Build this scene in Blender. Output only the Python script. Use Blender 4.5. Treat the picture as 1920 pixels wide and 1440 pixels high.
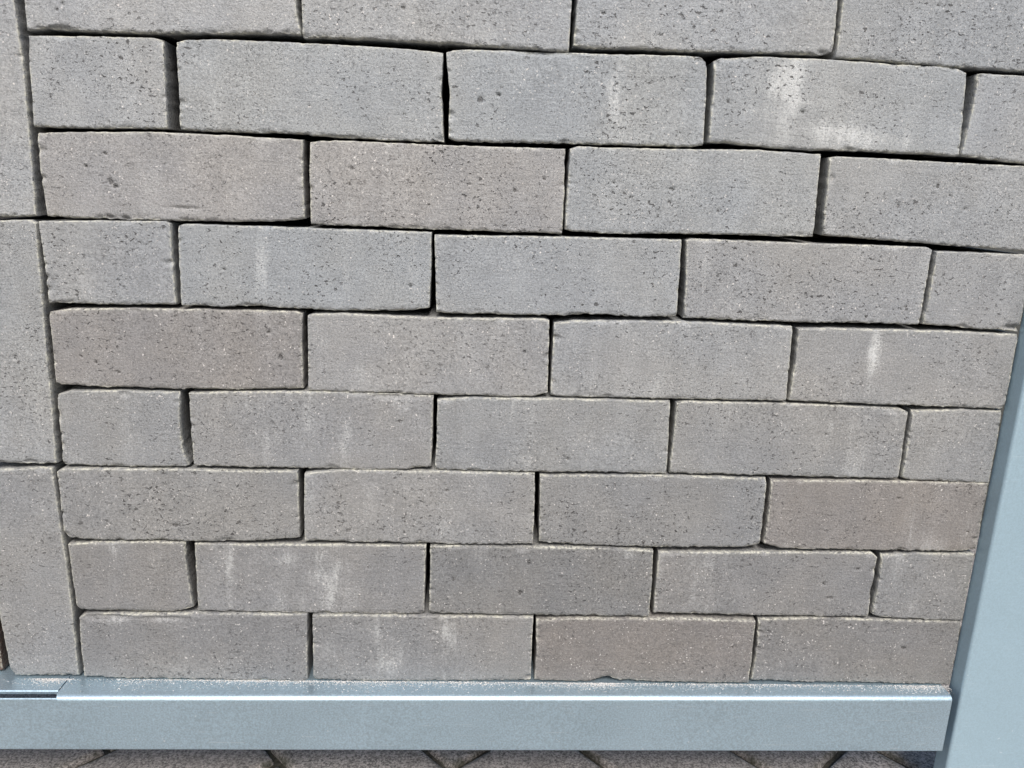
import bpy, math, random
import numpy as np
from mathutils import Matrix, Vector

for o in list(bpy.data.objects):
    bpy.data.objects.remove(o, do_unlink=True)
scene = bpy.context.scene
COL = scene.collection
MM = 0.001

# ------------------------------------------------------------------ camera
cam_d = bpy.data.cameras.new('camera')
cam = bpy.data.objects.new('camera', cam_d)
COL.objects.link(cam)
cam_d.sensor_width = 36.0
cam_d.lens = 36.0 * 1500.06 / 1920.0
cam_d.clip_start = 0.01
cam_d.clip_end = 500.0
RIGHT = Vector((0.998463961702191, -0.0384663116777018, 0.03987555702281134))
FWD = Vector((0.04704900324842504, 0.9687387015764667, -0.2435810324332972))
UP = Vector((-0.02925933142256102, 0.2450829878507588, 0.9690604834533546))
cm = Matrix((RIGHT, UP, -FWD)).transposed().to_4x4()
cm.translation = Vector((0.34314, -0.65059, 0.57779))
cam.matrix_world = cm
scene.camera = cam

# ------------------------------------------------------------------ light
SUN_EL, SUN_AZ = 46.0, 1.0          # azimuth measured from straight in front of the wall, negative = from the left side
world = bpy.data.worlds.new('World')
scene.world = world
world.use_nodes = True
wn = world.node_tree.nodes
bg = wn['Background']
sky = wn.new('ShaderNodeTexSky')
sky.sky_type = 'NISHITA'
sky.sun_disc = False
sky.sun_elevation = math.radians(SUN_EL)
sky.sun_rotation = math.radians(180.0 - SUN_AZ)
sky.air_density = 1.0
sky.dust_density = 3.0
sky.ozone_density = 1.0
world.node_tree.links.new(sky.outputs[0], bg.inputs[0])
bg.inputs[1].default_value = 0.07

sun_d = bpy.data.lights.new('sun', 'SUN')
sun_d.energy = 1.5
sun_d.angle = math.radians(18.0)
sun_d.color = (1.0, 0.965, 0.925)
sun = bpy.data.objects.new('sun', sun_d)
COL.objects.link(sun)
el, az = math.radians(SUN_EL), math.radians(SUN_AZ)
to_sun = Vector((math.sin(az) * math.cos(el), -math.cos(az) * math.cos(el), math.sin(el)))
sun.rotation_euler = to_sun.to_track_quat('Z', 'Y').to_euler()
sun.location = to_sun * 5

vs = scene.view_settings
vs.view_transform = 'Standard'
vs.look = 'None'
vs.exposure = 1.22
vs.gamma = 1.0
vs.use_curve_mapping = False

# ------------------------------------------------------------------ helpers
rnd = random.Random(7)


def hash2(ix, iy, seed):
    h = (ix.astype(np.int64) * 374761393 + iy.astype(np.int64) * 668265263 + seed * 1442695041) & 0x7fffffff
    h = ((h ^ (h >> 13)) * 1274126177) & 0x7fffffff
    h = ((h ^ (h >> 16)) * 1103515245) & 0x7fffffff
    return ((h >> 8) & 0xffff) / 65535.0


def vnoise(x, y, seed=0):
    ix, iy = np.floor(x), np.floor(y)
    fx, fy = x - ix, y - iy
    fx = fx * fx * (3 - 2 * fx)
    fy = fy * fy * (3 - 2 * fy)
    a = hash2(ix, iy, seed); b = hash2(ix + 1, iy, seed)
    c = hash2(ix, iy + 1, seed); d = hash2(ix + 1, iy + 1, seed)
    return (a * (1 - fx) + b * fx) * (1 - fy) + (c * (1 - fx) + d * fx) * fy


def fbm(x, y, seed=0, octv=3):
    s = 0.0; a = 1.0; n = 0.0
    for k in range(octv):
        s = s + a * (vnoise(x * 2 ** k, y * 2 ** k, seed + 17 * k) - 0.5)
        n += a; a *= 0.5
    return s / n


def mesh_object(name, verts, faces, mat, parent=None, smooth=True, origin=None):
    v = np.asarray(verts, dtype=float)
    o3 = np.zeros(3) if origin is None else np.asarray(origin, dtype=float)
    me = bpy.data.meshes.new(name)
    me.from_pydata((v - o3).tolist(), [], faces)
    me.materials.append(mat)
    if smooth:
        me.polygons.foreach_set('use_smooth', [True] * len(me.polygons))
    me.update()
    ob = bpy.data.objects.new(name, me)
    COL.objects.link(ob)
    ob.location = o3.tolist()
    if parent is not None:
        ob.parent = parent
        ob.location = (Vector(o3.tolist()) - parent.location)
    return ob


def empty(name, loc):
    e = bpy.data.objects.new(name, None)
    e.empty_display_size = 0.05
    e.location = loc
    COL.objects.link(e)
    return e


def tag(o, label, cat=None, group=None, kind=None):
    o['label'] = label
    if cat: o['category'] = cat
    if group: o['group'] = group
    if kind: o['kind'] = kind


class NT:
    def __init__(self, name):
        self.mat = bpy.data.materials.new(name)
        self.mat.use_nodes = True
        self.t = self.mat.node_tree
        self.bsdf = self.t.nodes['Principled BSDF']

    def n(self, typ, **kw):
        nd = self.t.nodes.new(typ)
        for k, v in kw.items():
            setattr(nd, k, v)
        return nd

    def l(self, a, b):
        self.t.links.new(a, b)

    def val(self, sock, v):
        if isinstance(v, (int, float, tuple, list)):
            sock.default_value = v
        else:
            self.l(v, sock)

    def math(self, op, a, b=0.0, clamp=False):
        nd = self.n('ShaderNodeMath', operation=op, use_clamp=clamp)
        self.val(nd.inputs[0], a); self.val(nd.inputs[1], b)
        return nd.outputs[0]

    def ramp(self, x, lo, hi):
        nd = self.n('ShaderNodeMapRange', interpolation_type='SMOOTHSTEP')
        self.val(nd.inputs[0], x)
        nd.inputs[1].default_value = lo; nd.inputs[2].default_value = hi
        return nd.outputs[0]

    def noise(self, vec, scale, detail=2.0, rough=0.5, dist=0.0):
        nd = self.n('ShaderNodeTexNoise')
        if vec is not None: self.l(vec, nd.inputs['Vector'])
        nd.inputs['Scale'].default_value = scale
        nd.inputs['Detail'].default_value = detail
        nd.inputs['Roughness'].default_value = rough
        nd.inputs['Distortion'].default_value = dist
        return nd.outputs[0]

    def mix(self, fac, a, b, blend='MIX'):
        nd = self.n('ShaderNodeMix', data_type='RGBA', blend_type=blend)
        self.val(nd.inputs[0], fac); self.val(nd.inputs[6], a); self.val(nd.inputs[7], b)
        return nd.outputs[2]

    def scaled(self, vec, sx, sy, sz, off=(0, 0, 0)):
        nd = self.n('ShaderNodeMapping')
        self.l(vec, nd.inputs[0])
        nd.inputs['Location'].default_value = off
        nd.inputs['Scale'].default_value = (sx, sy, sz)
        return nd.outputs[0]

    def bump(self, h, strength, dist, normal=None):
        nd = self.n('ShaderNodeBump')
        self.l(h, nd.inputs['Height'])
        nd.inputs['Strength'].default_value = strength
        nd.inputs['Distance'].default_value = dist
        if normal is not None: self.l(normal, nd.inputs['Normal'])
        return nd.outputs[0]


# ------------------------------------------------------------------ materials
def brick_material(name, pore=1.0):
    m = NT(name)
    pos = m.n('ShaderNodeNewGeometry').outputs['Position']
    oi = m.n('ShaderNodeObjectInfo')
    col, dens = oi.outputs['Color'], oi.outputs['Alpha']     # alpha carries how porous this brick is
    eff = m.n('ShaderNodeAttribute', attribute_name='efflorescence').outputs['Fac']
    rim = m.n('ShaderNodeAttribute', attribute_name='rim').outputs['Fac']
    pit = m.n('ShaderNodeAttribute', attribute_name='pit').outputs['Fac']
    # broad tone: cool grey against brown grey, as fired
    big = m.noise(pos, 9.0, 3.0, 0.55)
    c = m.mix(m.ramp(big, 0.33, 0.70), (0.95, 0.965, 0.99, 1), (1.05, 1.03, 1.0, 1))
    base = m.mix(1.0, col, c, 'MULTIPLY')
    mid = m.noise(m.scaled(pos, 1.0, 1.0, 0.55), 48.0, 4.0, 0.6)
    k = m.n('ShaderNodeMapRange'); m.l(mid, k.inputs[0])
    k.inputs[1].default_value = 0.25; k.inputs[2].default_value = 0.75
    k.inputs[3].default_value = 0.88; k.inputs[4].default_value = 1.12
    # sandy grain
    g1 = m.noise(pos, 620.0, 3.0, 0.7)
    g2 = m.noise(pos, 1500.0, 2.0, 0.6)
    grain = m.math('ADD', m.math('MULTIPLY', g1, 0.6), m.math('MULTIPLY', g2, 0.4))
    kk = m.n('ShaderNodeMapRange'); m.l(grain, kk.inputs[0])
    kk.inputs[1].default_value = 0.32; kk.inputs[2].default_value = 0.68
    kk.inputs[3].default_value = 0.56; kk.inputs[4].default_value = 1.42
    gc = m.n('ShaderNodeCombineColor')
    for i in range(3): m.l(kk.outputs[0], gc.inputs[i])
    base = m.mix(1.0, base, gc.outputs[0], 'MULTIPLY')
    kc = m.n('ShaderNodeCombineColor')
    for i in range(3): m.l(k.outputs[0], kc.inputs[i])
    base = m.mix(1.0, base, kc.outputs[0], 'MULTIPLY')
    # pale salt grains
    sp = m.noise(pos, 520.0, 1.0, 0.5)
    spm = m.ramp(m.noise(pos, 60.0, 2.0), 0.35, 0.65)
    base = m.mix(m.math('MULTIPLY', m.ramp(sp, 0.685, 0.735), m.math('MULTIPLY', spm, 0.85)), base, (0.66, 0.63, 0.60, 1))
    # efflorescence: cloudy, breaking up into grains
    fl = m.noise(m.scaled(pos, 1.0, 1.0, 0.3), 170.0, 6.0, 0.8)
    fg = m.noise(pos, 560.0, 3.0, 0.8)
    fs = m.noise(m.scaled(pos, 1.0, 1.0, 0.07), 330.0, 3.0, 0.6)      # hairline runs
    fa = m.math('ADD', m.math('ADD', m.math('MULTIPLY', fl, 0.22), m.math('MULTIPLY', fs, 0.22)), m.math('MULTIPLY', fg, 0.56))
    ef = m.ramp(m.math('ADD', fa, m.math('MULTIPLY', eff, 0.20)), 0.53, 0.72)
    ef = m.math('MULTIPLY', ef, m.ramp(eff, 0.0, 1.0))
    base = m.mix(m.math('MULTIPLY', ef, 0.66), base, (0.62, 0.63, 0.62, 1))
    # pale yellow-grey tone along the arrises, broken up by noise
    rn = m.math('MULTIPLY', m.ramp(m.noise(pos, 320.0, 3.0, 0.7), 0.36, 0.62), m.ramp(m.noise(pos, 33.0, 3.0, 0.6), 0.30, 0.55))
    base = m.mix(m.math('MULTIPLY', m.math('MULTIPLY', rim, rn), 0.85), base, (0.575, 0.565, 0.475, 1))
    # open pores, in loose clusters
    pc = m.ramp(m.noise(pos, 19.0, 3.0, 0.6), 0.42, 0.60)
    pn = m.noise(m.scaled(pos, 0.8, 1.0, 1.15), 330.0, 2.5, 0.55, 0.4)
    pores = m.math('MULTIPLY', m.ramp(pn, 0.615, 0.68), pc)
    pn2 = m.noise(pos, 760.0, 1.0, 0.5, 0.3)
    pores2 = m.math('MULTIPLY', m.ramp(pn2, 0.67, 0.73), 0.8)
    po = m.math('MAXIMUM', m.math('MULTIPLY', pores, m.math('MULTIPLY', dens, pore)), m.math('MULTIPLY', pores2, m.math('MULTIPLY', dens, m.ramp(m.noise(pos, 14.0, 2.0, 0.5), 0.35, 0.65))), True)
    pb = m.ramp(m.math('ADD', m.math('MULTIPLY', pit, 0.5), m.noise(pos, 480.0, 2.0, 0.6)), 0.74, 0.90)
    po = m.math('MAXIMUM', po, m.math('MULTIPLY', pb, 0.8))
    base = m.mix(m.math('MULTIPLY', po, 0.78), base, (0.035, 0.032, 0.030, 1))
    m.l(base, m.bsdf.inputs['Base Color'])
    m.bsdf.inputs['Roughness'].default_value = 0.68
    m.bsdf.inputs['Specular IOR Level'].default_value = 0.5
    drag = m.noise(m.scaled(pos, 0.16, 1.0, 1.3), 260.0, 3.0, 0.6)
    h = m.math('SUBTRACT', m.math('ADD', m.math('ADD', m.math('MULTIPLY', grain, 0.9), m.math('MULTIPLY', drag, 0.35)), m.math('MULTIPLY', mid, 0.6)), m.math('MULTIPLY', po, 1.1))
    m.l(m.bump(h, 0.85, 0.0013), m.bsdf.inputs['Normal'])
    return m.mat


def steel_material(name, col, metal, rough, scratch=1.0, vary=0.19):
    m = NT(name)
    pos = m.n('ShaderNodeNewGeometry').outputs['Position']
    f = m.noise(pos, 620.0, 3.0, 0.7)
    b = m.noise(m.scaled(pos, 1.0, 1.0, 1.4), 14.0, 4.0, 0.6)
    lo = tuple(x * (1 - vary) for x in col) + (1,)
    hi = tuple(min(1, x * (1 + vary)) for x in col) + (1,)
    fac = m.math('ADD', m.math('MULTIPLY', m.ramp(f, 0.3, 0.7), 0.85), m.math('MULTIPLY', m.ramp(b, 0.3, 0.7), 0.15))
    c = m.mix(fac, lo, hi)
    # fine scratches and bright nicks
    sc = m.noise(m.scaled(pos, 0.035, 1.0, 1.0), 900.0, 1.0, 0.5)
    c = m.mix(m.math('MULTIPLY', m.ramp(sc, 0.66, 0.78), 0.40 * scratch), c, (0.75, 0.80, 0.83, 1))
    nk = m.noise(pos, 260.0, 1.0, 0.5)
    c = m.mix(m.math('MULTIPLY', m.ramp(nk, 0.775, 0.80), 0.6 * scratch), c, (0.85, 0.88, 0.90, 1))
    m.l(c, m.bsdf.inputs['Base Color'])
    m.bsdf.inputs['Metallic'].default_value = metal
    r = m.n('ShaderNodeMapRange'); m.l(f, r.inputs[0])
    r.inputs[3].default_value = rough - 0.06; r.inputs[4].default_value = rough + 0.10
    m.l(r.outputs[0], m.bsdf.inputs['Roughness'])
    m.l(m.bump(f, 0.12, 0.0003), m.bsdf.inputs['Normal'])
    return m.mat


def paver_material():
    m = NT('paver_concrete')
    pos = m.n('ShaderNodeNewGeometry').outputs['Position']
    rv = m.n('ShaderNodeObjectInfo').outputs['Random']
    g = m.noise(pos, 420.0, 3.0, 0.75)
    g2 = m.noise(pos, 30.0, 3.0, 0.6)
    c = m.mix(m.ramp(g, 0.34, 0.66), (0.055, 0.051, 0.047, 1), (0.42, 0.385, 0.355, 1))
    c = m.mix(m.math('MULTIPLY', m.ramp(g2, 0.45, 0.75), 0.35), c, (0.13, 0.115, 0.10, 1))
    c = m.mix(m.math('MULTIPLY', rv, 0.25), c, (0.20, 0.175, 0.155, 1))
    moss = m.n('ShaderNodeAttribute', attribute_name='rim').outputs['Fac']
    mn = m.ramp(m.noise(pos, 70.0, 3.0, 0.6), 0.42, 0.6)
    c = m.mix(m.math('MULTIPLY', m.math('MULTIPLY', moss, mn), 0.8), c, (0.030, 0.032, 0.018, 1))
    m.l(c, m.bsdf.inputs['Base Color'])
    m.bsdf.inputs['Roughness'].default_value = 0.92
    m.l(m.bump(g, 0.8, 0.0012), m.bsdf.inputs['Normal'])
    return m.mat


def plain_material(name, a, b, scale, rough=0.9, bumpd=0.002):
    m = NT(name)
    pos = m.n('ShaderNodeNewGeometry').outputs['Position']
    g = m.noise(pos, scale, 4.0, 0.65)
    c = m.mix(m.ramp(g, 0.3, 0.7), a + (1,), b + (1,))
    m.l(c, m.bsdf.inputs['Base Color'])
    m.bsdf.inputs['Roughness'].default_value = rough
    m.l(m.bump(g, 0.6, bumpd), m.bsdf.inputs['Normal'])
    return m.mat


M_BRICK = brick_material('fired_clay_brick')
M_RAIL = steel_material('rail_steel', (0.46, 0.59, 0.675), 0.75, 0.34)
M_POST = steel_material('post_steel', (0.375, 0.505, 0.58), 0.45, 0.42, 0.5, 0.08)
M_BACK = plain_material('dark_backing', (0.02, 0.02, 0.02), (0.035, 0.033, 0.03), 40.0)
M_PAVER = paver_material()
M_SOIL = plain_material('joint_soil', (0.022, 0.021, 0.014), (0.075, 0.068, 0.05), 220.0, 0.95, 0.004)
M_SAND = plain_material('pale_sand', (0.32, 0.31, 0.29), (0.80, 0.79, 0.77), 900.0)

# ------------------------------------------------------------------ the pavement
ground_v = [(-40, -40, -0.006), (40, -40, -0.006), (40, 40, -0.006), (-40, 40, -0.006)]
pavement = mesh_object('pavement', ground_v, [(0, 1, 2, 3)], M_SOIL, smooth=False)
tag(pavement, 'grey paving in herringbone bond with mossy joints below the rail', kind='structure')

PW, PL, PG = 0.124, 0.248, 0.0065


def paver_mesh(seed):
    nx, ny = 26, 14
    hw, hh = (PL - PG) / 2, (PW - PG) / 2

    def pos(n, h):
        e = np.array([0, 0.0015, 0.004, 0.008])
        inner = np.linspace(0.014, 2 * h - 0.014, n - 8)
        return np.concatenate([e, inner, 2 * h - e[::-1]]) - h
    xs, ys = pos(nx, hw), pos(ny, hh)
    X, Y = np.meshgrid(xs, ys)
    d = np.minimum(hw - np.abs(X), hh - np.abs(Y))
    r = 0.0045
    z = -np.where(d < r, r - np.sqrt(np.maximum(r * r - (r - d) ** 2, 0)), 0)
    z = z + fbm(X * 60 + seed * 9, Y * 60, seed, 3) * 0.0012
    Xo = X + fbm(X * 90, Y * 90 + 5, seed + 3, 2) * 0.0022 * (d < 0.003)
    Yo = Y + fbm(X * 90 + 7, Y * 90, seed + 4, 2) * 0.0022 * (d < 0.003)
    v = np.stack([Xo, Yo, z], -1).reshape(-1, 3)
    n0 = len(v)
    ring = [i for i in range(nx)] + [j * nx + nx - 1 for j in range(1, ny)] + [(ny - 1) * nx + i for i in range(nx - 2, -1, -1)] + [j * nx for j in range(ny - 2, 0, -1)]
    low = v[ring].copy(); low[:, 2] = -0.06
    v = np.vstack([v, low])
    f = [(j * nx + i, j * nx + i + 1, (j + 1) * nx + i + 1, (j + 1) * nx + i) for j in range(ny - 1) for i in range(nx - 1)]
    R_ = len(ring)
    f += [(ring[(k + 1) % R_], ring[k], n0 + k, n0 + (k + 1) % R_) for k in range(R_)]
    me = bpy.data.meshes.new('paver')
    me.from_pydata(v.tolist(), [], f)
    me.materials.append(M_PAVER)
    me.polygons.foreach_set('use_smooth', [True] * len(me.polygons))
    a = me.attributes.new('rim', 'FLOAT', 'POINT')
    rim = np.concatenate([np.exp(-d.reshape(-1) / 0.007), np.ones(R_)])
    a.data.foreach_set('value', rim.astype(np.float32))
    me.update()
    return me


PAVER = [paver_mesh(s) for s in range(5)]
PROT = math.radians(45.0 - 4.0)
POFF = (0.331, 0.040)
cr, sr = math.cos(PROT), math.sin(PROT)
for i in range(-16, 17):
    for j in range(-16, 17):
        c4 = (i - j) % 4
        if c4 in (0, 3):
            # herringbone bond: one stone lying, the next standing
            if c4 == 0:
                lx, ly, ra = (i + 1.0) * PW, (j + 0.5) * PW, 0.0
            else:
                lx, ly, ra = (i + 0.5) * PW, (j + 1.0) * PW, math.pi / 2
            wx = POFF[0] + lx * cr - ly * sr
            wy = POFF[1] + lx * sr + ly * cr
            if not (-0.75 < wx < 1.6 and -0.95 < wy < 0.55):
                continue
            o = bpy.data.objects.new('paver', PAVER[rnd.randrange(5)])
            COL.objects.link(o)
            o.parent = pavement
            o.location = (wx, wy, rnd.uniform(-0.0012, 0.0012))
            o.rotation_euler = (rnd.uniform(-.004, .004), rnd.uniform(-.004, .004), PROT + ra + rnd.choice((0, math.pi)) + rnd.uniform(-.006, .006))

# ------------------------------------------------------------------ the steel frame
frame = empty('steel_frame', (0.80, 0.0, 0.0))
tag(frame, 'pale blue-grey steel frame with bottom rail and right post holding the bricks', 'frame')


def yfront(u):      # rail stands a hair out of parallel with the brick face
    return -26.0 + 8.2 * (u - 30.0) / 762.0


def zledge(u):
    return 127.6 + 3.4 * u / 800.0


def sweep(profile_fn, us):
    """closed profile in (y, z) mm, swept along u; capped"""
    V = []; F = []
    n = None
    for u in us:
        p = profile_fn(u)
        n = len(p)
        V += [(uu * MM, y * MM, z * MM) for (uu, y, z) in p]
    for k in range(len(us) - 1):
        for i in range(n):
            a, b = k * n + i, k * n + (i + 1) % n
            F.append((a, b, b + n, a + n))
    F.append(tuple(range(n)))
    F.append(tuple(reversed(range((len(us) - 1) * n, len(us) * n))))
    return V, F


def arc(cy, cz, r, a0, a1, n):
    return [(cy + r * math.cos(math.radians(a0 + (a1 - a0) * k / n)), cz + r * math.sin(math.radians(a0 + (a1 - a0) * k / n))) for k in range(n + 1)]


RB, TH = 4.8, 2.5          # bend radius, sheet thickness


def prof_main(u, skew=0.0):
    yf, zt = yfront(u), zledge(u)
    zb = zt - 54.2 - 5.0 * u / 800.0
    outer = [(108.0, zt)] + arc(yf + RB, zt - RB, RB, 90, 180, 10) + arc(yf + 2.0, zb + 2.0, 2.0, 180, 270, 5) + [(yf + 24, zb)]
    inner = [(yf + 24, zb + TH), (yf + TH, zb + TH), (yf + TH, zt - TH), (108.0, zt - TH)]
    pr = outer + inner
    if skew:
        return [(u - 3.2 * min(1.0, max(0.0, (y - yf) / 8.0)), y, z) for y, z in pr]
    return [(u, y, z) for y, z in pr]


def prof_flange(u):
    yf, zt = yfront(u), zledge(u)
    zb = zt - 54.2 - 5.0 * u / 800.0
    zt2 = zt - 1.6
    return [(u, y, z) for y, z in arc(yf + 1.0, zt2 - 1.0, 1.0, 90, 180, 4) + arc(yf + 2.0, zb + 2.0, 2.0, 180, 270, 5)
            + [(yf + 24, zb), (yf + 24, zb + TH), (yf + 1.3, zb + TH), (yf + 1.3, zt2 - .3), (yf + 1.1, zt2)]]


def prof_shelf(u):
    yf, zt = yfront(u), zledge(u)
    yb = yf + 9.0
    return [(u, y, z) for y, z in [(108.0, zt)] + arc(yb + 1.6, zt - 1.6, 1.6, 90, 180, 6) + [(yb, zt - 3.4), (yb + TH, zt - 3.4), (yb + TH + 1, zt - TH), (108.0, zt - TH)]]


SLOT = -12.8
V, F = sweep(lambda u: prof_main(u, 1.0 if u <= SLOT + .01 else 0.0), [SLOT, 0, 200, 400, 600, 795.5])
for fn in (prof_flange, prof_shelf):
    v2, f2 = sweep(fn, [-420, -200, SLOT - 0.05 if fn is prof_flange else SLOT - 3.1])
    k = len(V)
    V += v2; F += [tuple(i + k for i in f) for f in f2]
rail = mesh_object('bottom_rail', V, F, M_RAIL, frame, origin=(0.3, -0.02, 0.1))


def rounded_rect(x0, x1, y0, y1, r, n=6):
    pts = []
    for cx, cy, a in ((x0 + r, y0 + r, 180), (x1 - r, y0 + r, 270), (x1 - r, y1 - r, 0), (x0 + r, y1 - r, 90)):
        for k in range(n + 1):
            t = math.radians(a + 90.0 * k / n)
            pts.append((cx + r * math.cos(t), cy + r * math.sin(t)))
    return pts


pr = rounded_rect(804.0, 904.0, -16.6, 4.0, 3.0)
V = []; F = []
zs = [2.0, 300.0, 700.0, 1100.0]
n = len(pr)
for z in zs: V += [(x * MM, y * MM, z * MM) for x, y in pr]
for k in range(len(zs) - 1):
    for i in range(n):
        a, b = k * n + i, k * n + (i + 1) % n
        F.append((a, b, b + n, a + n))
F.append(tuple(reversed(range(n)))); F.append(tuple(range((len(zs) - 1) * n, len(zs) * n)))
post = mesh_object('upright_post', V, F, M_POST, frame, origin=(0.854, -0.006, 0.002))
for o in (rail, post):
    o.data.set_sharp_from_angle(angle=math.radians(32.0))
    md = o.modifiers.new('weighted_normal', 'WEIGHTED_NORMAL')
    md.keep_sharp = True
    md.weight = 100


def box(x0, x1, y0, y1, z0, z1):
    v = [(x * MM, y * MM, z * MM) for z in (z0, z1) for y in (y0, y1) for x in (x0, x1)]
    return v, [(0, 2, 3, 1), (4, 5, 7, 6), (0, 1, 5, 4), (2, 6, 7, 3), (0, 4, 6, 2), (1, 3, 7, 5)]


v, f = box(-420, 803.5, 99, 107, 132, 1000)
mesh_object('back_panel', v, f, M_BACK, frame, smooth=False, origin=(0.2, 0.103, 0.13))

# ------------------------------------------------------------------ the bricks
wall = empty('brick_wall', (0.37, 0.045, 0.130))
tag(wall, 'dry-laid wall of grey bricks in half bond with upright bricks at its left end', 'brick wall')

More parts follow.
